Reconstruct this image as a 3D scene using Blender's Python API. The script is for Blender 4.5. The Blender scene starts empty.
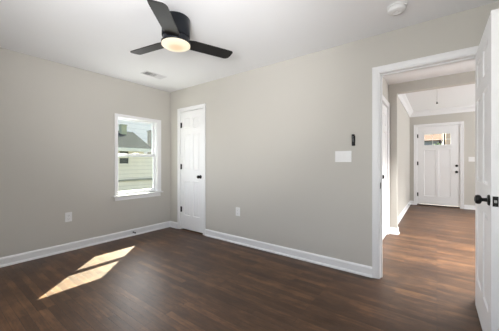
import bpy, bmesh, math, random
from mathutils import Vector, Matrix
random.seed(7)
SC = bpy.context.scene
COL = SC.collection
R = math.radians
PI = math.pi

# ------------------------------------------------------------------ camera
cam = bpy.data.cameras.new('camera'); camo = bpy.data.objects.new('camera', cam); COL.objects.link(camo)
cam.sensor_width = 36; cam.lens = 36 * 250 / 499; cam.shift_y = -2.5 / 499
cam.clip_start = .02
camo.location = (0, 0, 1.156); camo.rotation_euler = (R(90), 0, math.atan2(.6, .8))
SC.camera = camo

# ------------------------------------------------------------------ exposure
SC.view_settings.view_transform = 'Standard'
SC.view_settings.look = 'None'
SC.view_settings.gamma = 1
SC.view_settings.use_curve_mapping = False
SC.view_settings.exposure = 0

# ------------------------------------------------------------------ sky, sun and soft lights
w = bpy.data.worlds.new('sky'); SC.world = w; w.use_nodes = True
nt = w.node_tree; bg = nt.nodes['Background']
sky = nt.nodes.new('ShaderNodeTexSky'); sky.sky_type = 'NISHITA'; sky.sun_disc = False
sky.sun_elevation = R(45.7); sky.sun_rotation = R(-44); sky.dust_density = 3.0; sky.air_density = 1.0
nt.links.new(sky.outputs[0], bg.inputs[0]); bg.inputs[1].default_value = .53

def lamp(name, kind, loc, energy, color=(1, 1, 1), direction=(0, 0, -1), size=(1, 1)):
    l = bpy.data.lights.new(name, kind); l.energy = energy; l.color = color
    if kind == 'AREA':
        l.shape = 'RECTANGLE'; l.size, l.size_y = size
    o = bpy.data.objects.new(name, l); COL.objects.link(o); o.location = loc
    o.rotation_euler = Vector(direction).to_track_quat('-Z', 'Y').to_euler()
    return o
sun = lamp('sun', 'SUN', (0, 0, 8), 42, (1, .97, .78), (.70, -.735, -1)); sun.data.angle = R(.6)
lamp('front_fill', 'AREA', (-.95, -.55, 1.30), 22, (.97, .98, 1.0), (0, 1, .10), (1.8, 1.3))  # added fill lamp behind the camera, set in an invented window
lamp('left_window_daylight', 'AREA', (-3.85, 2.15, 1.28), 7.5, (.97, .99, 1.0), (1, -.4, .1), (.55, 1.0))
fl = lamp('ceiling_fill_spot', 'SPOT', (-.25, -.30, 1.45), 260, (1, .99, .985), (-2.35, 2.45, .98)); fl.data.spot_size = R(78); fl.data.spot_blend = 1; fl.data.shadow_soft_size = .25  # added fill spot that brightens the ceiling toward the far corner
lamp('ceiling_fill', 'AREA', (-.35, -.28, 1.25), 31, (1, .995, .985), (.05, .42, 1), (1.4, .4))  # added fill panel behind the camera, aimed up at the ceiling
lamp('hall_fill', 'AREA', (1.75, 3.75, 1.5), 17, (.97, .985, 1), (-1, 0, .25), (1.2, 1.3))  # added fill for the hall, no window on this wall
hl = lamp('hall_floor_fill', 'AREA', (.75, 4.05, 2.41), 76, (1, .995, .96), (-.15, 0, -1), (.5, .5)); hl.data.spread = R(85)  # added downward fill to brighten the hall floor, no fixture here
lamp('living_fill', 'AREA', (3.4, 6.6, 1.45), 125, (.97, .985, 1), (-1, 0, .40), (2.2, 1.5))  # added fill for the living room, its right wall is solid
ll = lamp('living_floor_fill', 'AREA', (1.1, 6.1, 2.54), 62, (1, .995, .97), (-.15, .08, -1), (.6, .6)); ll.data.spread = R(75)  # added downward fill for the living room floor, without a fixture

# ------------------------------------------------------------------ materials
def mat(name, color, rough=.5, metal=0, spec=.5, noise=None, bump=None):
    m = bpy.data.materials.new(name); m.use_nodes = True
    t = m.node_tree; b = t.nodes['Principled BSDF']
    b.inputs['Base Color'].default_value = (*color, 1); b.inputs['Roughness'].default_value = rough
    b.inputs['Metallic'].default_value = metal; b.inputs['Specular IOR Level'].default_value = spec
    tc = t.nodes.new('ShaderNodeTexCoord')
    if noise:
        s, a = noise
        n = t.nodes.new('ShaderNodeTexNoise'); n.inputs['Scale'].default_value = s; n.inputs['Detail'].default_value = 4
        t.links.new(tc.outputs['Object'], n.inputs['Vector'])
        mx = t.nodes.new('ShaderNodeMix'); mx.data_type = 'RGBA'
        mx.inputs[6].default_value = (*[c * (1 - a) for c in color], 1); mx.inputs[7].default_value = (*[min(1, c * (1 + a)) for c in color], 1)
        t.links.new(n.outputs['Fac'], mx.inputs[0]); t.links.new(mx.outputs[2], b.inputs['Base Color'])
    if bump:
        s, d = bump
        n = t.nodes.new('ShaderNodeTexNoise'); n.inputs['Scale'].default_value = s
        t.links.new(tc.outputs['Object'], n.inputs['Vector'])
        bp = t.nodes.new('ShaderNodeBump'); bp.inputs['Distance'].default_value = d; bp.inputs['Strength'].default_value = .4
        t.links.new(n.outputs['Fac'], bp.inputs['Height']); t.links.new(bp.outputs[0], b.inputs['Normal'])
    return m

def wood_floor():
    m = bpy.data.materials.new('stained_oak_strip_floor'); m.use_nodes = True
    t = m.node_tree; N = t.nodes; L = t.links; b = N['Principled BSDF']
    tc = N.new('ShaderNodeTexCoord')
    br = N.new('ShaderNodeTexBrick'); br.offset = .37; br.offset_frequency = 3; br.squash = 1
    for k, v in (('Scale', 1), ('Mortar Size', .0011), ('Mortar Smooth', .3), ('Bias', .0), ('Brick Width', .83), ('Row Height', .057)):
        br.inputs[k].default_value = v
    br.inputs['Color1'].default_value = (0, 0, 0, 1); br.inputs['Color2'].default_value = (1, 1, 1, 1); br.inputs['Mortar'].default_value = (0, 0, 0, 1)
    L.new(tc.outputs['Object'], br.inputs['Vector'])
    mp = N.new('ShaderNodeMapping'); mp.inputs['Scale'].default_value = (2.2, 46, 1); L.new(tc.outputs['Object'], mp.inputs[0])
    # shift the grain from board to board
    ad = N.new('ShaderNodeVectorMath'); ad.operation = 'ADD'
    sc = N.new('ShaderNodeVectorMath'); sc.operation = 'SCALE'; sc.inputs['Scale'].default_value = 7
    L.new(br.outputs['Color'], sc.inputs[0]); L.new(mp.outputs[0], ad.inputs[0]); L.new(sc.outputs[0], ad.inputs[1])
    g = N.new('ShaderNodeTexNoise'); g.inputs['Scale'].default_value = 1.6; g.inputs['Detail'].default_value = 8; g.inputs['Roughness'].default_value = .72
    L.new(ad.outputs[0], g.inputs['Vector'])
    big = N.new('ShaderNodeTexNoise'); big.inputs['Scale'].default_value = 2.6; big.inputs['Detail'].default_value = 5
    L.new(tc.outputs['Object'], big.inputs['Vector'])
    def math_(op, a, b_, c=None):
        n = N.new('ShaderNodeMath'); n.operation = op
        for i, v in enumerate((a, b_, c)):
            if v is None: continue
            if isinstance(v, (int, float)): n.inputs[i].default_value = v
            else: L.new(v, n.inputs[i])
        return n.outputs[0]
    f = math_('MULTIPLY_ADD', br.outputs['Color'], .25, -.165)
    f = math_('MULTIPLY_ADD', g.outputs['Fac'], .62, f)
    f = math_('MULTIPLY_ADD', big.outputs['Fac'], .46, f)
    mp2 = N.new('ShaderNodeMapping'); mp2.inputs['Scale'].default_value = (6, 17.5, 1); L.new(tc.outputs['Object'], mp2.inputs[0])
    md = N.new('ShaderNodeTexNoise'); md.inputs['Scale'].default_value = 1.0; md.inputs['Detail'].default_value = 5; md.inputs['Roughness'].default_value = .7
    L.new(mp2.outputs[0], md.inputs['Vector']); f = math_('MULTIPLY_ADD', md.outputs['Fac'], .60, math_('ADD', f, -.085))
    r = N.new('ShaderNodeValToRGB'); e = r.color_ramp.elements
    e[0].position = .36; e[0].color = (0.0249, 0.0122, 0.0067, 1)
    e[1].position = .98; e[1].color = (0.1915, 0.0945, 0.0444, 1)
    x = e.new(.58); x.color = (0.0547, 0.0274, 0.0149, 1)
    x = e.new(.76); x.color = (0.0870, 0.0437, 0.0227, 1)
    L.new(f, r.inputs[0])
    mm = N.new('ShaderNodeMix'); mm.data_type = 'RGBA'; mm.inputs[7].default_value = (.012, .007, .005, 1)
    L.new(br.outputs['Fac'], mm.inputs[0]); L.new(r.outputs[0], mm.inputs[6]); L.new(mm.outputs[2], b.inputs['Base Color'])
    rr = N.new('ShaderNodeMapRange'); rr.inputs[3].default_value = .32; rr.inputs[4].default_value = .52
    L.new(g.outputs['Fac'], rr.inputs[0]); L.new(rr.outputs[0], b.inputs['Roughness'])
    b.inputs['Specular IOR Level'].default_value = .38
    h = math_('MULTIPLY_ADD', br.outputs['Fac'], -.6, math_('MULTIPLY', g.outputs['Fac'], .35))
    bp = N.new('ShaderNodeBump'); bp.inputs['Distance'].default_value = .0012; bp.inputs['Strength'].default_value = .6
    L.new(h, bp.inputs['Height']); L.new(bp.outputs[0], b.inputs['Normal'])
    return m

def glass_mat():
    m = bpy.data.materials.new('window_glass'); m.use_nodes = True
    t = m.node_tree; t.nodes.clear()
    o = t.nodes.new('ShaderNodeOutputMaterial'); mx = t.nodes.new('ShaderNodeMixShader')
    a = t.nodes.new('ShaderNodeBsdfTransparent'); a.inputs[0].default_value = (.95, .97, .96, 1)
    g = t.nodes.new('ShaderNodeBsdfGlossy'); g.inputs['Roughness'].default_value = .02
    lw = t.nodes.new('ShaderNodeLayerWeight'); lw.inputs['Blend'].default_value = .5
    pw = t.nodes.new('ShaderNodeMath'); pw.operation = 'POWER'; pw.inputs[1].default_value = 4; t.links.new(lw.outputs['Facing'], pw.inputs[0])
    fr = t.nodes.new('ShaderNodeMath'); fr.operation = 'MULTIPLY_ADD'; fr.inputs[1].default_value = .6; fr.inputs[2].default_value = .03; t.links.new(pw.outputs[0], fr.inputs[0])
    t.links.new(fr.outputs[0], mx.inputs[0]); t.links.new(a.outputs[0], mx.inputs[1]); t.links.new(g.outputs[0], mx.inputs[2])
    t.links.new(mx.outputs[0], o.inputs[0])
    return m

def banded(name, c1, c2, scale, rough=.7, axis='Z', frac=.12):
    """horizontal lap siding / shingle courses"""
    m = bpy.data.materials.new(name); m.use_nodes = True
    t = m.node_tree; b = t.nodes['Principled BSDF']; b.inputs['Roughness'].default_value = rough; b.inputs['Specular IOR Level'].default_value = 0 if rough > .8 else .3
    tc = t.nodes.new('ShaderNodeTexCoord'); sp = t.nodes.new('ShaderNodeSeparateXYZ'); t.links.new(tc.outputs['Object'], sp.inputs[0])
    k = t.nodes.new('ShaderNodeMath'); k.operation = 'MULTIPLY'; k.inputs[1].default_value = scale; t.links.new(sp.outputs[axis], k.inputs[0])
    fr = t.nodes.new('ShaderNodeMath'); fr.operation = 'FRACT'; t.links.new(k.outputs[0], fr.inputs[0])
    lt = t.nodes.new('ShaderNodeMath'); lt.operation = 'LESS_THAN'; lt.inputs[1].default_value = frac; t.links.new(fr.outputs[0], lt.inputs[0])
    n = t.nodes.new('ShaderNodeTexNoise'); n.inputs['Scale'].default_value = 3; n.inputs['Detail'].default_value = 6; t.links.new(tc.outputs['Object'], n.inputs['Vector'])
    a = t.nodes.new('ShaderNodeMix'); a.data_type = 'RGBA'; a.inputs[6].default_value = (*[c * .85 for c in c1], 1); a.inputs[7].default_value = (*c1, 1); t.links.new(n.outputs['Fac'], a.inputs[0])
    mx = t.nodes.new('ShaderNodeMix'); mx.data_type = 'RGBA'; mx.inputs[7].default_value = (*c2, 1)
    t.links.new(lt.outputs[0], mx.inputs[0]); t.links.new(a.outputs[2], mx.inputs[6]); t.links.new(mx.outputs[2], b.inputs['Base Color'])
    return m

def emit_mat():
    m = bpy.data.materials.new('lit_diffuser'); m.use_nodes = True
    t = m.node_tree; b = t.nodes['Principled BSDF']
    b.inputs['Base Color'].default_value = (.22, .20, .17, 1); b.inputs['Roughness'].default_value = .5
    tc = t.nodes.new('ShaderNodeTexCoord'); ln = t.nodes.new('ShaderNodeVectorMath'); ln.operation = 'LENGTH'
    mp = t.nodes.new('ShaderNodeMapping'); mp.inputs['Scale'].default_value = (1, 1, 0); t.links.new(tc.outputs['Object'], mp.inputs[0]); t.links.new(mp.outputs[0], ln.inputs[0])
    r = t.nodes.new('ShaderNodeValToRGB'); e = r.color_ramp.elements
    e[0].position = .0; e[0].color = (.96, .56, .30, 1); e[1].position = .105; e[1].color = (1, .90, .66, 1)
    x = e.new(.04); x.color = (1, .62, .36, 1); x = e.new(.07); x.color = (1, .80, .55, 1)
    t.links.new(ln.outputs['Value'], r.inputs[0]); t.links.new(r.outputs[0], b.inputs['Emission Color'])
    b.inputs['Emission Strength'].default_value = .88
    return m

WALL = mat('greige_wall_paint', (.545, .525, .484), .75, noise=(2.0, .012), bump=(260, .0004))
CEIL = mat('white_ceiling_paint', (.86, .865, .88), .85, noise=(1.5, .01), bump=(180, .0004))
TRIM = mat('white_semigloss_trim', (.80, .80, .81), .35, noise=(3, .01))
DOORW = mat('white_door_paint', (.81, .81, .82), .5, noise=(3, .01))
FLOOR = wood_floor()
BLACK = mat('matte_black_metal', (.008, .008, .008), .40, 0, .25, noise=(30, .15))
FANB = mat('black_fan_blade', (.009, .008, .008), .45, 0, .25, noise=(14, .2))
FANH = mat('black_fan_housing', (.008, .010, .014), .28, 0, .25, noise=(20, .1))
PLASTIC = mat('white_plastic', (.80, .80, .80), .35, noise=(10, .01))
SLOT = mat('dark_slot', (.05, .05, .05), .6, noise=(20, .1))
VENTM = mat('white_vent_metal', (.74, .74, .75), .45, noise=(10, .02))
DUCT = mat('dark_duct', (.10, .10, .10), .8, noise=(10, .2))
VINYL = mat('white_vinyl', (.80, .81, .83), .35, noise=(5, .01))
GLASS = glass_mat()
SIDING = banded('cream_lap_siding', (.72, .67, .55), (.50, .47, .39), 5.2)
SHINGLE = banded('grey_shingle', (.042, .045, .045), (.032, .034, .034), 7.0, .9)
OLIVE = mat('olive_vent_box', (.36, .36, .22), .7, noise=(4, .2))
DARKWIN = mat('dark_window_glass', (.05, .055, .05), .15, noise=(3, .3))
GRASS = mat('dry_grass', (.12, .12, .085), .95, noise=(4, .4), bump=(40, .02))
STEEL = mat('brushed_steel', (.45, .45, .45), .35, .9, noise=(30, .05))
BROWNR = banded('brown_shingle', (.20, .14, .12), (.16, .11, .095), 5, .9)
BLUES = banded('blue_grey_siding', (.24, .28, .35), (.20, .24, .30), 5)
PEACH = banded('peach_siding', (.60, .43, .33), (.53, .38, .29), 5)
LEAF = mat('green_leaves', (.05, .10, .025), .8, noise=(6, .5))
BARK = mat('bark', (.10, .07, .05), .9, noise=(12, .3))
CONC = mat('concrete', (.45, .44, .42), .9, noise=(6, .15))

# ------------------------------------------------------------------ mesh helpers
def BM(): return bmesh.new()
def box(bm, lo, hi, bev=0):
    x0, y0, z0 = lo; x1, y1, z1 = hi
    r = bmesh.ops.create_cube(bm, size=1)
    for v in r['verts']:
        v.co = Vector(((x0 + x1) / 2 + v.co.x * (x1 - x0), (y0 + y1) / 2 + v.co.y * (y1 - y0), (z0 + z1) / 2 + v.co.z * (z1 - z0)))
    if bev:
        es = list({e for v in r['verts'] for e in v.link_edges})
        bmesh.ops.bevel(bm, geom=es, offset=bev, segments=2, affect='EDGES', profile=.5)
    return bm
def prism(bm, pts, a, b, axis=0):
    """extrude a 2-D outline (the two other axes in order) from a to b along axis"""
    def P(p, s):
        q = list(p); q.insert(axis, s); return q
    A = [bm.verts.new(P(p, a)) for p in pts]; B = [bm.verts.new(P(p, b)) for p in pts]
    bm.faces.new(A); bm.faces.new(B[::-1])
    for i in range(len(pts)):
        j = (i + 1) % len(pts); bm.faces.new((A[j], A[i], B[i], B[j]))
    return bm
def lathe(bm, prof, seg=32, M=Matrix.Identity(4)):
    """revolve (r, z) points about z; M places it"""
    rings = []
    for r, z in prof:
        if r < 1e-6: rings.append([bm.verts.new(M @ Vector((0, 0, z)))])
        else: rings.append([bm.verts.new(M @ Vector((r * math.cos(2 * PI * i / seg), r * math.sin(2 * PI * i / seg), z))) for i in range(seg)])
    for a, b in zip(rings, rings[1:]):
        for i in range(seg):
            j = (i + 1) % seg
            if len(a) == 1 and len(b) == 1: continue
            if len(a) == 1: bm.faces.new((a[0], b[i], b[j]))
            elif len(b) == 1: bm.faces.new((a[i], a[j], b[0]))
            else: bm.faces.new((a[i], a[j], b[j], b[i]))
    return bm
def obj(name, bm, m, parent=None, smooth=False, loc=None):
    bmesh.ops.recalc_face_normals(bm, faces=bm.faces)
    me = bpy.data.meshes.new(name); bm.to_mesh(me); bm.free()
    me.materials.append(m)
    o = bpy.data.objects.new(name, me); COL.objects.link(o)
    if loc: o.location = loc
    if smooth:
        for p in me.polygons: p.use_smooth = True
        try: me.set_sharp_from_angle(angle=R(40))
        except Exception: pass
    if parent: o.parent = parent
    return o
def struct(name, bm, m, parent=None, smooth=False, loc=None, rz=0, label=None, cat=None):
    o = obj(name, bm, m, parent, smooth, loc); o.rotation_euler.z = rz
    if not parent: o['kind'] = 'structure'
    if label: o['label'] = label
    if cat: o['category'] = cat
    return o
def thing(name, label, cat, loc=(0, 0, 0), rz=0, group=None):
    o = bpy.data.objects.new(name, None); COL.objects.link(o); o.empty_display_size = .05
    o.location = loc; o.rotation_euler = (0, 0, rz); o['label'] = label; o['category'] = cat
    if group: o['group'] = group
    return o
def tag(o, label, cat, group=None):
    o['label'] = label; o['category'] = cat
    if group: o['group'] = group
    return o

# ------------------------------------------------------------------ dimensions
XL, XR, YF, YB = -3.883, .50, -.62, 2.775        # room: left, right, front (behind camera), back
WT = .125; YB2 = YB + WT                          # back wall thickness -> hall side
CH = 2.44
HX0, HX1 = -.638, 1.85                            # hall
YH = 4.66; YH2 = 4.78                             # wall between hall and living room
LX0, LX1, LY1, LCH = -.612, 3.55, 8.30, 2.57      # living room
W1 = (1.832, 2.505, .66, 1.862)                      # window opening y0,y1,z0,z1 in left wall
W2 = (-1.85, -.05, .75, 2.05)                     # added, unseen window opening x0,x1,z0,z1 in front wall
CL = (-3.595, -3.015, 2.05)                       # closet opening x0,x1,top
DW = (-.460, .290, 2.055)                         # doorway x0,x1,top
HD = (3.74, 4.565, 2.055)                         # hall door opening y0,y1,top
FD = (-.446, .472, .03, 2.14)                     # front door opening

# ------------------------------------------------------------------ structure
bm = BM(); box(bm, (XL - .2, YF - .2, -.12), (XR + .15, YB2, 0)); box(bm, (HX0 - .2, YB2, -.12), (LX1 + .2, LY1 + .15, 0)); box(bm, (XL - .2, YB2, -.12), (HX0 - .2, YB2 + .75, 0))
struct('floor', bm, FLOOR)
bm = BM(); box(bm, (XL - .2, YF - .2, CH), (LX1 + .2, YB2, CH + .12)); struct('ceiling', bm, CEIL)
bm = BM(); box(bm, (XL - .2, YB2, CH), (LX1 + .2, YH2, CH + .12)); struct('ceiling_hall', bm, CEIL)
bm = BM(); box(bm, (LX0 - .2, YH2, LCH), (LX1 + .2, LY1 + .15, LCH + .12)); struct('ceiling_living', bm, CEIL)

bm = BM(); x0, x1 = XL - .16, XL; y0, y1, z0, z1 = W1
x0 = XL - .125
box(bm, (x0, YF, 0), (x1, y0, CH)); box(bm, (x0, y1, 0), (x1, YB2, CH)); box(bm, (x0, y0, 0), (x1, y1, z0)); box(bm, (x0, y0, z1), (x1, y1, CH))
struct('wall_left', bm, WALL)
bm = BM()
box(bm, (XL, YB, 0), (CL[0], YB2, CH)); box(bm, (CL[0], YB, CL[2]), (CL[1], YB2, CH)); box(bm, (CL[1], YB, 0), (DW[0], YB2, CH))
box(bm, (DW[0], YB, DW[2]), (DW[1], YB2, CH)); box(bm, (DW[1], YB, 0), (HX1 + .15, YB2, CH))
struct('wall_back', bm, WALL)
bm = BM(); box(bm, (XR, YF, 0), (XR + .15, YB, CH)); struct('wall_right', bm, WALL)
bm = BM(); a, b_, z0, z1 = W2
box(bm, (XL, YF - .16, 0), (a, YF, CH)); box(bm, (b_, YF - .16, 0), (XR + .15, YF, CH)); box(bm, (a, YF - .16, 0), (b_, YF, z0)); box(bm, (a, YF - .16, z1), (b_, YF, CH))
struct('wall_front', bm, WALL)
# closet behind the closet door
bm = BM(); box(bm, (XL, YB2 + .60, 0), (-2.6, YB2 + .70, CH)); box(bm, (-2.7, YB2, 0), (-2.6, YB2 + .60, CH)); box(bm, (XL - .10, YB2, 0), (XL, YB2 + .70, CH))
struct('wall_closet', bm, WALL)
# hall
bm = BM(); box(bm, (HX0 - .12, YB2, 0), (HX0, HD[0], CH)); box(bm, (HX0 - .12, HD[1], 0), (HX0, YH2, CH)); box(bm, (HX0 - .12, HD[0], HD[2]), (HX0, HD[1], CH)); box(bm, (HX0 - .30, HD[0] - .1, 0), (HX0 - .20, HD[1] + .1, CH))
struct('wall_hall_left', bm, WALL)
bm = BM(); box(bm, (HX1, YB2, 0), (HX1 + .12, YH2, CH)); struct('wall_hall_right', bm, WALL)
bm = BM(); OP = (-.517, 1.55, 2.288)
box(bm, (HX0, YH, 0), (OP[0], YH2, CH)); box(bm, (OP[0], YH, OP[2]), (OP[1], YH2, CH)); box(bm, (OP[1], YH, 0), (HX1, YH2, CH))
box(bm, (HX0, YH2 - .01, CH), (LX1, YH2, LCH)); box(bm, (HX1 + .12, YH, 0), (LX1, YH2, CH))
struct('wall_hall_back', bm, WALL)
# living room
bm = BM(); box(bm, (LX0 - .14, YH2, 0), (LX0, LY1, LCH)); struct('wall_living_left', bm, WALL)
bm = BM(); box(bm, (LX1, YH2, 0), (LX1 + .14, LY1, LCH)); struct('wall_living_right', bm, WALL)
bm = BM(); box(bm, (LX0 - .14, LY1, 0), (FD[0], LY1 + .14, LCH)); box(bm, (FD[1], LY1, 0), (LX1 + .14, LY1 + .14, LCH)); box(bm, (FD[0], LY1, FD[3]), (FD[1], LY1 + .14, LCH)); box(bm, (FD[0], LY1, -.02), (FD[1], LY1 + .14, 0.0))
struct('wall_living_back', bm, WALL)

# baseboards: profile (distance from wall, height) with a cap bead and quarter-round shoe
BP = [(0, 0), (.026, 0), (.026, .010), (.020, .020), (.013, .023), (.013, .085), (.009, .094), (.005, .100), (0, .104)]
def base(name, a, b, n):
    """run from a to b (2-D), n = inward normal"""
    bm = BM(); A = []; B = []
    for d, z in BP:
        A.append(bm.verts.new((a[0] + n[0] * d, a[1] + n[1] * d, z))); B.append(bm.verts.new((b[0] + n[0] * d, b[1] + n[1] * d, z)))
    bm.faces.new(A); bm.faces.new(B[::-1])
    for i in range(len(BP)):
        j = (i + 1) % len(BP); bm.faces.new((A[j], A[i], B[i], B[j]))
    return struct(name, bm, TRIM)
base('baseboard_left', (XL, YF), (XL, YB), (1, 0))
base('baseboard_back', (CL[1] + .062, YB), (DW[0] - .063, YB), (0, -1))
base('baseboard_back_corner', (XL, YB), (CL[0] - .066, YB), (0, -1))
base('baseboard_right', (XR, YF), (XR, YB), (-1, 0))
base('baseboard_front', (XL, YF), (XR, YF), (0, 1))
base('baseboard_hall_stub', (HX0, YH), (OP[0] + .013, YH), (0, -1))
base('baseboard_hall_jamb', (OP[0], YH), (OP[0], YH2), (1, 0))
base('baseboard_living_left', (LX0, YH2), (LX0, LY1), (1, 0))
base('baseboard_living_back_left', (LX0, LY1), (FD[0] - .068, LY1), (0, -1))
base('baseboard_living_back', (FD[1] + .075, LY1), (LX1, LY1), (0, -1))

# casings: flat board with a raised outer bead, mitred-looking head
def casing(name, u0, u1, top, w_, place, t=.017, bottom=0, label=None):
    """U-shaped door casing; place(u, v, z) maps wall coordinate u, distance off wall v"""
    bm = BM()
    prof = [(0, 0), (0, t * .55), (w_ * .12, t * .75), (w_ * .25, t * .6), (w_ * .7, t * .8), (w_ * .82, t), (w_, t), (w_, 0)]
    paths = []
    for d, h in prof:
        paths.append([bm.verts.new(place(u0 - d, h, bottom)), bm.verts.new(place(u0 - d, h, top + d)), bm.verts.new(place(u1 + d, h, top + d)), bm.verts.new(place(u1 + d, h, bottom))])
    for p, q in zip(paths, paths[1:] + paths[:1]):
        for i in range(3): bm.faces.new((p[i], p[i + 1], q[i + 1], q[i]))
    for i in (0, 3): bm.faces.new([p[i] for p in paths])
    return struct(name, bm, TRIM)
backp = lambda u, v, z: (u, YB - v, z)
casing('trim_1', CL[0], CL[1], CL[2] - .005, .060, backp)
casing('trim_2', DW[0], DW[1], DW[2] - .002, .063, backp)
casing('trim_3', DW[0], DW[1], DW[2] - .002, .063, lambda u, v, z: (u, YB2 + v, z))
casing('trim_4', HD[0], HD[1], HD[2] + .005, .066, lambda u, v, z: (HX0 + v, u, z), t=.020)
casing('trim_5', FD[0], FD[1], FD[3], .072, lambda u, v, z: (u, LY1 - v, z))
# door jambs (linings) with stops
def jamb(name, lo, hi, top, y0, y1, stop, axis=0):
    bm = BM(); t = .018
    def bx(a, b, c, d, e, f):
        if axis == 0: box(bm, (a, c, e), (b, d, f))
        else: box(bm, (c, a, e), (d, b, f))
    bx(lo - .001, lo + t * .3, y0, y1, 0, top); bx(hi - t * .3, hi + .001, y0, y1, 0, top); bx(lo, hi, y0, y1, top - t * .3, top)
    s0, s1 = stop
    bx(lo, lo + .016, s0, s1, 0, top - .01); bx(hi - .016, hi, s0, s1, 0, top - .01); bx(lo, hi, s0, s1, top - .018, top)
    return struct(name, bm, TRIM)
jamb('trim_6', DW[0], DW[1], DW[2], YB - .004, YB2 + .004, (YB + .040, YB + .075))
jamb('trim_7', CL[0], CL[1], CL[2], YB - .002, YB2, (YB + .045, YB + .075))
jamb('trim_8', HD[0], HD[1], HD[2], HX0 - .12, HX0 + .002, (HX0 - .075, HX0 - .05), axis=1)
jamb('trim_9', FD[0], FD[1], FD[3], LY1 - .002, LY1 + .14, (LY1 + .06, LY1 + .09))
# strike plate on doorway lining (part of it)
st = bpy.data.objects['trim_6']
bm = BM(); box(bm, (DW[0] + .0054, YB + .004, .90), (DW[0] + .0075, YB + .036, .96), .0008); obj('strike_plate', bm, BLACK, st)['label'] = 'small black strike plate'
# crown moulding in the living room
bm = BM(); z = LCH
prism(bm, [(LY1, z - .135), (LY1, z), (LY1 - .09, z), (LY1 - .085, z - .02), (LY1 - .05, z - .05), (LY1 - .022, z - .105), (LY1 - .018, z - .135)], LX0, LX1, 0)
struct('trim_10', bm, TRIM)
bm = BM(); A = []
prism(bm, [(LX0, z - .135), (LX0, z), (LX0 + .09, z), (LX0 + .085, z - .02), (LX0 + .05, z - .05), (LX0 + .022, z - .105), (LX0 + .018, z - .135)], YH2, LY1, 1)
struct('trim_11', bm, TRIM)
# white lining of the cased opening's left side
# ------------------------------------------------------------------ doors
def rect_rings(bm, x0, x1, z0, z1, steps, sgn, T):
    """moulded panel: steps = (inset, depth) nested rectangles on face y = sgn*T/2"""
    prev = None
    for ins, dep in steps:
        y = sgn * (T / 2 - dep)
        vs = [bm.verts.new((x0 + ins, y, z0 + ins)), bm.verts.new((x1 - ins, y, z0 + ins)), bm.verts.new((x1 - ins, y, z1 - ins)), bm.verts.new((x0 + ins, y, z1 - ins))]
        if prev:
            for i in range(4):
                j = (i + 1) % 4; bm.faces.new((prev[i], prev[j], vs[j], vs[i]))
        prev = vs
    bm.faces.new(prev)
RAISED = [(0, 0), (.008, .009), (.016, .010), (.034, .003), (.040, .003)]
FLAT = [(0, 0), (.006, .009), (.012, .010)]
def slab(W, Hh, T, xs, zs, panels, steps, holes=()):
    """door leaf in local x (0..W), y centred, z 0..Hh. xs/zs grid lines; panels = set of (col,row) cells that are panels"""
    bm = BM()
    for i in range(len(xs) - 1):
        for j in range(len(zs) - 1):
            a, b, c, d = xs[i], xs[i + 1], zs[j], zs[j + 1]
            if (i, j) in holes: continue
            for s in (-1, 1):
                if (i, j) in panels: rect_rings(bm, a, b, c, d, steps, s, T)
                else:
                    y = s * T / 2; bm.faces.new([bm.verts.new(p) for p in ((a, y, c), (b, y, c), (b, y, d), (a, y, d))])
    for (a, c, b, d) in ((0, 0, W, 0), (W, 0, W, Hh), (W, Hh, 0, Hh), (0, Hh, 0, 0)):
        bm.faces.new([bm.verts.new(p) for p in ((a, -T / 2, c), (b, -T / 2, d), (b, T / 2, d), (a, T / 2, c))])
    for (i, j) in holes:
        a, b, c, d = xs[i], xs[i + 1], zs[j], zs[j + 1]
        for (p, q, r_, s_) in ((a, c, b, c), (b, c, b, d), (b, d, a, d), (a, d, a, c)):
            bm.faces.new([bm.verts.new(v) for v in ((p, -T / 2, q), (r_, -T / 2, s_), (r_, T / 2, s_), (p, T / 2, q))])
    bmesh.ops.remove_doubles(bm, verts=bm.verts, dist=.0004)
    return bm
def six_panel(W, Hh, T=.035, st=.10, mid=.09):
    pw = (W - 2 * st - mid) / 2
    xs = [0, st, st + pw, st + pw + mid, W - st, W]
    zs = [0, .235, .82, 1.01, 1.62, 1.72, 1.90, Hh]
    P = {(i, j) for i in (1, 3) for j in (1, 3, 5)}
    return slab(W, Hh, T, xs, zs, P, RAISED)
def knob(parent, x, z, sgn, T=.035, name='door_knob', m=BLACK, s=1.0):
    bm = BM()
    M = Matrix.Translation((x, sgn * T / 2, z)) @ Matrix.Rotation(-sgn * PI / 2, 4, 'X')
    prof = [(0, 0), (.032, 0), (.032, .004), (.028, .009), (.012, .011), (.0105, .030), (.013, .034), (.023, .038), (.0275, .046), (.0275, .055), (.023, .063), (.012, .067), (0, .068)]
    lathe(bm, [(r * s, zz * s) for r, zz in prof], 28, M)
    o = obj(name, bm, m, parent, True); o['label'] = 'round black knob'; return o
def hinge(parent, x, z, y, m=BLACK, h=.09):
    bm = BM(); M = Matrix.Translation((x, y, z - h / 2))
    lathe(bm, [(0, -.004), (.003, -.003), (.0085, 0), (.0085, h), (.003, h + .003), (0, h + .004)], 12, M)
    box(bm, (x - .006, y - .002, z - h / 2), (x + .028, y + .006, z + h / 2))
    o = obj('hinge', bm, m, parent, True); o['label'] = 'black butt hinge'; return o

# closet door (closed, hinged left, opens into room: face at room side)
W = CL[1] - CL[0] - .018
d1 = struct('door_1', six_panel(W, 2.015, st=.085, mid=.07), DOORW, loc=(CL[0] + .009, YB + .023, .022))
knob(d1, W - .062, .908, -1, s=.95)
for z in (.33, 1.07, 1.79): hinge(d1, .004, z, -.022)
# open room door: leaf runs from hinge (Y=2.70) toward camera at X = .248...283
W = .745
d2 = struct('door_2', six_panel(W, 2.015, st=.105, mid=.09), DOORW, loc=(.2655, 2.715, .012), rz=-PI / 2)
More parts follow.
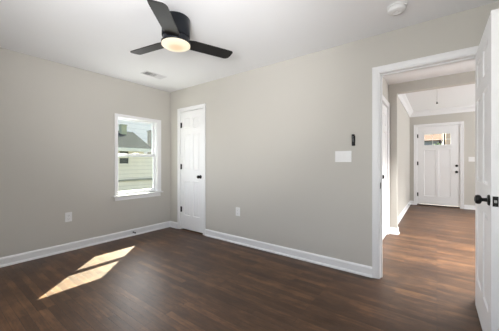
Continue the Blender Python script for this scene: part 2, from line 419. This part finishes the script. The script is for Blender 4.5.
# local +x -> world -Y ; local -y -> world -X
knob(d2, W - .060, .925, -1); knob(d2, W - .060, .925, 1)
bm = BM(); box(bm, (W - .001, -.0125, .925 - .029), (W + .0015, .0125, .925 + .029), .001)
lp = obj('latch_plate', bm, BLACK, d2); lp['label'] = 'black latch plate'
bm = BM(); box(bm, (W + .0005, -.006, .925 - .008), (W + .010, .006, .925 + .008), .002); obj('latch_bolt', bm, STEEL, lp)['label'] = 'steel latch bolt'
for z in (.22, 1.05, 1.80): hinge(d2, .0, z, .020)
# hall door in the hall's left wall (closed)
W = HD[1] - HD[0] - .016
d3 = struct('door_3', six_panel(W, 2.03), DOORW, loc=(HX0 - .024, HD[0] + .008, .012), rz=PI / 2)
knob(d3, .095, .955, -1, s=1.0)   # local -y -> world +X
# front door
W = FD[1] - FD[0] - .014; T = .044; z0 = .045
xs = [0, .178, .42 - .02, .42 + .064, W - .205, W]
Hh = FD[3] - .008 - z0
zs = [0, .22, 1.46, 1.640 - z0, 1.925 - z0, Hh]
bmd = BM(); bmd.free()
xs = [0, .160, .415, .475, W - .185, W]
P = {(1, 1), (3, 1)}
dm = slab(W, Hh, T, xs, zs, P, FLAT, holes={(1, 3), (2, 3), (3, 3)})
# remove the inner reveals between the three hole cells
dele = [f for f in dm.faces if abs(f.normal.x) > .9 and zs[3] + .01 < f.calc_center_median().z < zs[4] - .01 and xs[1] + .01 < f.calc_center_median().x < xs[4] - .01]
bmesh.ops.delete(dm, geom=dele, context='FACES')
d4 = struct('door_4', dm, DOORW, loc=(FD[0] + .007, LY1 + .035, z0))
bm = BM(); ga, gb = xs[1], xs[4]; z3, z4 = zs[3], zs[4]
for k in (1, 2): x = ga + (gb - ga) * k / 3; box(bm, (x - .005, -.010, z3), (x + .005, .010, z4))
zz = (z3 + z4) / 2; box(bm, (ga, -.0095, zz - .005), (gb, .0095, zz + .005))
t_ = .014
box(bm, (ga - t_, -.028, z3 - t_), (gb + t_, -.021, z3)); box(bm, (ga - t_, -.028, z4), (gb + t_, -.021, z4 + t_)); box(bm, (ga - t_, -.028, z3), (ga, -.021, z4)); box(bm, (gb, -.028, z3), (gb + t_, -.021, z4))
obj('muntins', bm, DOORW, d4)
bm = BM(); box(bm, (ga, -.003, z3), (gb, .003, z4)); obj('pane', bm, GLASS, d4)['label'] = 'clear glass lites'
bm = BM(); box(bm, (ga - .03, -.050, z3 - .050), (gb + .03, -.022, z3 - .028), .003); obj('shelf_moulding', bm, DOORW, d4)
knob(d4, W - .062, .925 - z0, -1, T)
bm = BM(); lathe(bm, [(0, 0), (.030, 0), (.030, .012), (.024, .018), (.0, .019)], 24, Matrix.Translation((W - .062, -T / 2, 1.085 - z0)) @ Matrix.Rotation(PI / 2, 4, 'X'))
box(bm, (W - .066, -T / 2 - .034, 1.067 - z0), (W - .058, -T / 2 - .018, 1.103 - z0), .001)
obj('deadbolt', bm, BLACK, d4, True)['label'] = 'black deadbolt thumb turn'
for z in (.25, 1.10, 1.85): hinge(d4, .0, z, -.026, h=.10)
bm = BM(); box(bm, (FD[0] + .001, LY1 + .005, 0), (FD[1] - .001, LY1 + .135, .028), .004); struct('trim_12', bm, mat('dark_threshold', (.04, .03, .025), .5, noise=(8, .2)))

# ------------------------------------------------------------------ double-hung window in the left wall
y0, y1, z0, z1 = W1
win = struct('window_1', BM(), TRIM); 
bm = BM()   # casing: two sides and head, on the wall face
t = .018; cw = .042; X = XL
box(bm, (X, y0 - cw, z0), (X + t, y0 + .004, z1 + .042), .003); box(bm, (X, y1 - .004, z0), (X + t, y1 + cw + .030, z1 + .042), .003); box(bm, (X, y0 + .004, z1 - .004), (X + t, y1 - .004, z1 + .042), .003)
obj('window_casing', bm, TRIM, win)
bm = BM(); box(bm, (X - .06, y0 + .001, z0 - .018), (X, y1 - .001, z0 + .004)); box(bm, (X, y0 - cw - .03, z0 - .018), (X + .045, y1 + cw + .055, z0 + .004), .005)
obj('window_sill', bm, TRIM, win)
bm = BM(); box(bm, (X, y0 - cw, z0 - .078), (X + .016, y1 + cw + .02, z0 - .018), .003); obj('apron', bm, TRIM, win)
bm = BM()   # vinyl frame lining the opening
fx0, fx1 = X - .118, X - .002
box(bm, (fx0, y0, z0), (X - .066, y0 + .008, z1)); box(bm, (X - .066, y0, z0), (fx1, y0 + .004, z1)); box(bm, (fx0, y1 - .012, z0), (fx1, y1, z1)); box(bm, (fx0, y0 + .008, z1 - .010), (fx1, y1 - .012, z1)); box(bm, (fx0, y0 + .016, z0 - .0), (X - .061, y1 - .016, z0 + .02))
obj('window_frame', bm, VINYL, win)
def sash(name, xc, za, zb, rb, rt):
    bm = BM(); a = y0 + .010; b = y1 - .014; s = .030; h = .015
    box(bm, (xc - h, a, za), (xc + h, a + s * .75, zb), .002); box(bm, (xc - h, b - s, za), (xc + h, b, zb), .002)
    box(bm, (xc - h, a + s * .75, za), (xc + h, b - s, za + rb), .002); box(bm, (xc - h, a + s * .75, zb - rt), (xc + h, b - s, zb), .002)
    o = obj(name, bm, VINYL, win)
    g = BM(); box(g, (xc - .003, a + s * .75, za + rb), (xc + .003, b - s, zb - rt)); obj('pane', g, GLASS, o)['label'] = 'clear window pane'
    return o
sash('lower_sash', X - .050, z0 + .012, 1.305, .045, .035)
sash('upper_sash', X - .084, 1.255, z1 - .010, .032, .022)
bm = BM(); box(bm, (X - .080, 2.13, 1.306), (X - .050, 2.20, 1.322), .004); obj('sash_lock', bm, VINYL, win)

# added window behind the camera, unseen, made to hold the front fill lamp
a, b_, z0, z1 = W2
w2 = struct('added_window', BM(), TRIM)
bm = BM(); Y = YF
box(bm, (a - .06, Y, z0), (a + .004, Y + .018, z1 + .055)); box(bm, (b_ - .004, Y, z0), (b_ + .06, Y + .018, z1 + .055)); box(bm, (a + .004, Y, z1 - .004), (b_ - .004, Y + .018, z1 + .055))
obj('window_casing', bm, TRIM, w2)
bm = BM(); box(bm, (a - .08, Y - .05, z0 - .02), (b_ + .08, Y + .04, z0 + .002)); obj('window_sill', bm, TRIM, w2)
bm = BM(); mx = (a + b_) / 2
for (p, q) in ((a, a + .05), (mx - .03, mx + .03), (b_ - .05, b_)): box(bm, (p, Y - .12, z0), (q, Y - .05, z1))
for (p, q) in ((z0 + .002, z0 + .05), ((z0 + z1) / 2 - .02, (z0 + z1) / 2 + .02), (z1 - .05, z1)): box(bm, (a + .05, Y - .115, p), (mx - .03, Y - .055, q)); box(bm, (mx + .03, Y - .115, p), (b_ - .05, Y - .055, q))
obj('window_frame', bm, VINYL, w2)
bm = BM(); box(bm, (a + .05, Y - .088, z0 + .05), (b_ - .05, Y - .082, z1 - .05)); obj('pane', bm, GLASS, w2)

# ------------------------------------------------------------------ ceiling fan
FX, FY = -1.863, 1.391
fan = thing('ceiling_fan', 'matte black three-blade flush-mount ceiling fan with a round lit lamp', 'ceiling fan', (FX, FY, CH))
bm = BM(); lathe(bm, [(0, 0), (.118, 0), (.122, -.006), (.122, -.158), (.118, -.165), (0, -.165)], 64); obj('motor_housing', bm, FANH, fan, True)
bm = BM(); lathe(bm, [(0, -.165), (.112, -.165), (.112, -.207), (.0, -.207)], 48); obj('blade_hub', bm, FANH, fan, True)
bm = BM(); lathe(bm, [(0, -.207), (.120, -.207), (.127, -.211), (.127, -.222), (.124, -.226), (.118, -.226), (.118, -.215), (0, -.215)], 64); obj('light_ring', bm, FANH, fan, True)
bm = BM(); lathe(bm, [(0, -.216), (.116, -.216), (.1235, -.227), (.124, -.238), (.108, -.247), (.07, -.253), (.03, -.255), (0, -.2555)], 64); obj('lamp_diffuser', bm, emit_mat(), fan, True)['label'] = 'glowing warm white lamp diffuser'
def blade(ang):
    # outline in local (r, w) coordinates
    pts = [(.095, -.052), (.16, -.067), (.50, -.070), (.538, -.067), (.548, -.054), (.551, .0), (.545, .040), (.530, .058), (.510, .066), (.16, .066), (.095, .052)]
    bm = BM(); th = .007
    A = [bm.verts.new((x, y, th / 2)) for x, y in pts]; B = [bm.verts.new((x, y, -th / 2)) for x, y in pts]
    bm.faces.new(A); bm.faces.new(B[::-1])
    for i in range(len(pts)):
        j = (i + 1) % len(pts); bm.faces.new((A[j], A[i], B[i], B[j]))
    M = Matrix.Rotation(R(ang), 4, 'Z') @ Matrix.Translation((0, 0, -.197)) @ Matrix.Rotation(R(PITCH), 4, 'X')
    bmesh.ops.transform(bm, matrix=M, verts=bm.verts)
    o = obj('fan_blade', bm, FANB, fan); return o
PITCH = -11
for a in (70, 190, 310): blade(a)

# ------------------------------------------------------------------ ceiling vent and smoke detector
v = thing('air_vent', 'small white louvred air register in the ceiling near the window corner', 'air vent', (-3.30, 2.08, CH))
bm = BM(); wx, wy = .085, .165
box(bm, (-wx, -wy, -.007), (-wx + .022, wy, 0), .002); box(bm, (wx - .022, -wy, -.007), (wx, wy, 0), .002)
box(bm, (-wx + .022, -wy, -.007), (wx - .022, -wy + .022, 0), .002); box(bm, (-wx + .022, wy - .022, -.007), (wx - .022, wy, 0), .002)
obj('vent_frame', bm, VENTM, v)
bm = BM(); box(bm, (-wx + .022, -wy + .022, -.0022), (wx - .022, wy - .022, 0)); obj('duct_opening', bm, DUCT, v)
bm = BM()
n = 20
for i in range(n):
    y = -wy + .028 + (2 * wy - .056) * i / (n - 1)
    ang = 48 if i < 6 else (12 if i < 12 else -45)
    s = BM(); box(s, (-wx + .020, -.0062, -.0007), (wx - .020, .0062, .0007))
    bmesh.ops.transform(s, matrix=Matrix.Translation((0, y, -.0065)) @ Matrix.Rotation(R(ang), 4, 'X'), verts=s.verts)
    me = bpy.data.meshes.new('tmp'); s.to_mesh(me); s.free(); bm.from_mesh(me); bpy.data.meshes.remove(me)
obj('louvres', bm, VENTM, v)
s = thing('smoke_detector', 'round white smoke detector on the ceiling above the doorway', 'smoke detector', (-.265, 2.375, CH))
bm = BM(); lathe(bm, [(0, 0), (.075, 0), (.075, -.010), (0, -.010)], 48); obj('mounting_base', bm, PLASTIC, s, True)
bm = BM(); lathe(bm, [(0, -.010), (.066, -.010), (.068, -.016), (.066, -.034), (.058, -.042), (.030, -.045), (.028, -.041), (.012, -.041), (.010, -.045), (0, -.045)], 48); obj('cover', bm, PLASTIC, s, True)

# ------------------------------------------------------------------ plates on the walls
def plate_bm(w_, h): bm = BM(); box(bm, (-w_ / 2, -.006, -h / 2), (w_ / 2, 0, h / 2), .0025); return bm
def outlet(loc, rz, label, grp):
    t = thing('electrical_outlet', label, 'electrical outlet', loc, rz, grp)
    obj('cover_plate', plate_bm(.078, .124), PLASTIC, t)
    for z in (-.022, .022):
        bm = BM(); box(bm, (-.017, -.0085, z - .014), (.017, -.006, z + .014), .001); so = obj('socket', bm, PLASTIC, t)
        bm = BM()
        for x in (-.007, .007): box(bm, (x - .0012, -.0088, z - .004), (x + .0012, -.0084, z + .006))
        box(bm, (-.002, -.0088, z - .011), (.002, -.0084, z - .008)); obj('slots', bm, SLOT, so)
    return t
outlet((XL, 1.203, .445), -PI / 2 + PI, 'white duplex outlet low on the wall left of the window', 'electrical outlets')
outlet((-2.288, YB, .458), 0, 'white duplex outlet low on the wall right of the closet door', 'electrical outlets')
sw = thing('light_switch', 'wide white three-gang light switch plate beside the bedroom doorway', 'light switch', (-.812, YB, 1.226))
obj('cover_plate', plate_bm(.172, .120), PLASTIC, sw)
for x in (-.052, 0, .048):
    bm = BM(); box(bm, (x - .0165, -.0085, -.033), (x + .0165, -.006, .033), .0012)
    rk = obj('rocker', bm, PLASTIC, sw)
rm = thing('fan_remote', 'slim black fan remote in a wall cradle above the light switch', 'remote control', (-.706, YB, 1.398))
bm = BM(); box(bm, (-.017, -.008, -.060), (.017, 0, .045), .003); obj('cradle', bm, BLACK, rm)
bm = BM(); box(bm, (-.0145, -.022, -.056), (.0145, -.008, .060), .005); hb = obj('handset', bm, BLACK, rm)
bm = BM()
for z in (.035, .020, .005, -.010): lathe(bm, [(0, 0), (.004, 0), (.004, .001), (0, .001)], 12, Matrix.Translation((0, -.022, z)) @ Matrix.Rotation(PI / 2, 4, 'X'))
obj('buttons', bm, mat('grey_button', (.25, .25, .26), .5, noise=(9, .05)), hb)
sw2 = thing('light_switch', 'small white light switch plate right of the front door', 'light switch', (.69, LY1, 1.25))
obj('cover_plate', plate_bm(.12, .12), PLASTIC, sw2)
for x in (-.024, .024):
    bm = BM(); box(bm, (x - .0165, -.0085, -.033), (x + .0165, -.006, .033), .0012); obj('rocker', bm, PLASTIC, sw2)

# door stops on the baseboards
def doorstop(loc, rz, label):
    t = thing('door_stop', label, 'door stop', loc, rz)
    bm = BM(); lathe(bm, [(0, 0), (.012, 0), (.012, .003), (.005, .006), (.0045, .050), (0, .050)], 16, Matrix.Rotation(PI / 2, 4, 'X')); obj('rod', bm, BLACK, t, True)
    bm = BM(); lathe(bm, [(0, .050), (.0095, .050), (.0105, .056), (.0095, .066), (0, .068)], 16, Matrix.Rotation(PI / 2, 4, 'X')); obj('rubber_tip', bm, BLACK, t, True)
doorstop((XL + .013, 2.075, .055), PI / 2, 'small black door stop on the baseboard below the window')
doorstop((LX0 + .013, 7.75, .055), PI / 2, 'tiny black door stop on the living room baseboard by the front door')

# attic pull cord
pc = thing('pull_cord', 'thin pull cord with a small dark bell hanging from the far room ceiling', 'pull cord', (0, 6.0, LCH))
bm = BM(); lathe(bm, [(0, 0), (.0028, 0), (.0028, -.245), (0, -.245)], 8); obj('cord', bm, mat('grey_cord', (.35, .35, .35), .8, noise=(20, .1)), pc)
bm = BM(); lathe(bm, [(0, -.238), (.005, -.238), (.009, -.25), (.017, -.268), (.016, -.276), (0, -.276)], 16); obj('bell', bm, mat('bell_grey', (.12, .11, .10), .5, noise=(20, .1)), pc, True)

# ------------------------------------------------------------------ outside
bm = BM(); box(bm, (-60, -40, -1.9), (XL - .55, 60, -1.5)); box(bm, (XL - .55, LY1 + .4, -1.9), (60, 60, -.5)); struct('ground', bm, GRASS)
# neighbour's house seen through the bedroom window
hs = thing('neighbour_house', 'cream sided house with a grey hipped roof outside the bedroom window', 'house', (-12, 9, -1.5))
def H(px, py, X):   # helper: world point on plane X seen at photo pixel (used for measuring only)
    t = (px - 249.5) / 250; r = Vector((-.6 + .8 * t, .8 + .6 * t, (163 - py) / 250)); s = X / r.x; return Vector((0, 0, 1.156)) + r * s
xw = -12.0
e1 = H(146.5, 149, xw); ez = e1.z
loc = Vector((-12, 9, -1.5))
ye = e1.y + .2; ys = 1.0
bm = BM(); box(bm, (-7, ys - 9, 0), (0, ye - .35 - 9, ez + 1.5)); box(bm, (-5, ye - .35 - 9, 0), (-.02, ye + 2.2 - 9, ez + 1.25)); obj('wall', bm, SIDING, hs)
rd = 3.0; rz = H(125, 131.3, xw - rd).z
rg = H(133, 131.3, xw - rd).y
bm = BM()
P_ = [(xw + .35, ys - .3, ez - .02), (xw + .35, ye, ez - .02), (xw - 7.35, ye, ez - .02), (xw - 7.35, ys - .3, ez - .02), (xw - rd, rg, rz), (xw - rd - 1, rg, rz), (xw - rd, ys - .3, rz), (xw - rd - 1, ys - .3, rz)]
V_ = [bm.verts.new(Vector(p) - loc) for p in P_]
for f in ((0, 1, 4, 6), (1, 2, 5, 4), (2, 3, 7, 5), (4, 5, 7, 6), (3, 2, 1, 0), (0, 6, 7, 3)): bm.faces.new([V_[i] for i in f])
obj('roof', bm, SHINGLE, hs)
bm = BM(); box(bm, (.30, ys - .3 - 9, ez + 1.5 - .16), (.36, ye - 9, ez + 1.5 - .005)); obj('gutter', bm, mat('pale_gutter', (.6, .6, .52), .6, noise=(3, .1)), hs)
c0 = H(121, 131.5, xw - 2.2); c1 = H(126.8, 124.8, xw - 2.2)
bm = BM(); box(bm, (-2.5, c0.y - 8.97, c0.z + 1.5 - .25), (-2.2, c1.y - 9, c1.z + 1.46)); box(bm, (-2.53, c0.y - 9.0, c1.z + 1.46), (-2.17, c1.y - 8.97, c1.z + 1.5)); obj('chimney', bm, OLIVE, hs)
a0 = H(119, 163.5, xw); a1 = H(128, 151.5, xw)
fr = BM(); ya, yb_, za, zb = a0.y - 9, a1.y - 9, a0.z + 1.5, a1.z + 1.5 
box(fr, (0, ya - .1, za - .1), (.05, yb_ + .1, za)); box(fr, (0, ya - .1, zb), (.05, yb_ + .1, zb + .08)); box(fr, (0, ya - .1, za), (.05, ya, zb)); box(fr, (0, yb_, za), (.05, yb_ + .1, zb)); box(fr, (0, ya, (za + zb) / 2 - .03), (.04, yb_, (za + zb) / 2 + .03))
wf = obj('window', fr, mat('cream_trim', (.62, .58, .47), .7, noise=(4, .05)), hs)
bm = BM(); box(bm, (0, ya, za), (.02, yb_, zb)); obj('pane', bm, DARKWIN, wf)
b0 = H(130, 180, xw)
bm = BM(); box(bm, (0, ys - 9, b0.z + 1.5 - .05), (.05, ye + 1.8 - 9, b0.z + 1.5 + .04)); obj('belt_board', bm, mat('dull_board', (.25, .25, .2), .8, noise=(4, .2)), hs)
# tall narrow shed post beyond (dark upright at the right of the view)
p0 = H(150.6, 152, -16); p1 = H(153.2, 131.5, -16)
bm = BM(); box(bm, (-16.4, p0.y, -1.5), (-16, p1.y, p1.z)); box(bm, (-16.45, p0.y - .04, p1.z), (-15.95, p1.y + .04, p1.z + .06))
tag(obj('chimney_stack', bm, mat('grey_brick', (.17, .17, .165), .9, noise=(5, .2))), 'narrow grey upright stack outside at the right of the window view', 'chimney')
# house further back with pale siding, behind the roof
bm = BM(); box(bm, (-30, 6, -1.5), (-24, 26, 9.2)); hb2 = thing('pale_house', 'pale house wall rising behind the grey roof outside the window', 'house', (0, 0, 0))
obj('wall', bm, banded('white_lap_siding', (.86, .82, .77), (.66, .63, .59), 2.2), hb2)
bm = BM(); prism(bm, [(-30.4, 9.15), (-23.6, 9.15), (-27, 11.2)], 5.7, 26.3, 1); obj('roof', bm, SHINGLE, hb2)

# across the street, seen through the front door lites
h2 = thing('blue_house', 'blue-grey house with a brown roof seen through the front door lites', 'house', (0, 0, 0))
bm = BM(); box(bm, (-6, 20, -.5), (.10, 26, 2.62)); obj('wall', bm, BLUES, h2)
bm = BM(); prism(bm, [(19.5, 2.58), (26.5, 2.58), (23, 4.6)], -6.4, .30, 0); obj('roof', bm, BROWNR, h2)
h3 = thing('peach_house', 'peach coloured house seen through the right lites of the front door', 'house', (0, 0, 0))
bm = BM(); box(bm, (.42, 19, -.5), (7, 25, 4.4)); obj('wall', bm, PEACH, h3)
bm = BM(); prism(bm, [(18.6, 4.36), (25.4, 4.36), (22, 6.2)], .30, 7.4, 0); obj('roof', bm, BROWNR, h3)
tr = thing('green_shrub', 'green shrub seen through the front door lites', 'shrub', (.02, 17.5, -.5))
bm = BM(); lathe(bm, [(0, 0), (.05, 0), (.035, 2.2), (0, 2.2)], 8); obj('trunk', bm, BARK, tr)
bm = BM()
for i in range(40):
    c = Vector((random.gauss(0, .10), random.gauss(0, .10), 2.35 + random.gauss(0, .2)))
    bmesh.ops.create_icosphere(bm, subdivisions=1, radius=random.uniform(.06, .13), matrix=Matrix.Translation(c))
obj('foliage', bm, LEAF, tr)
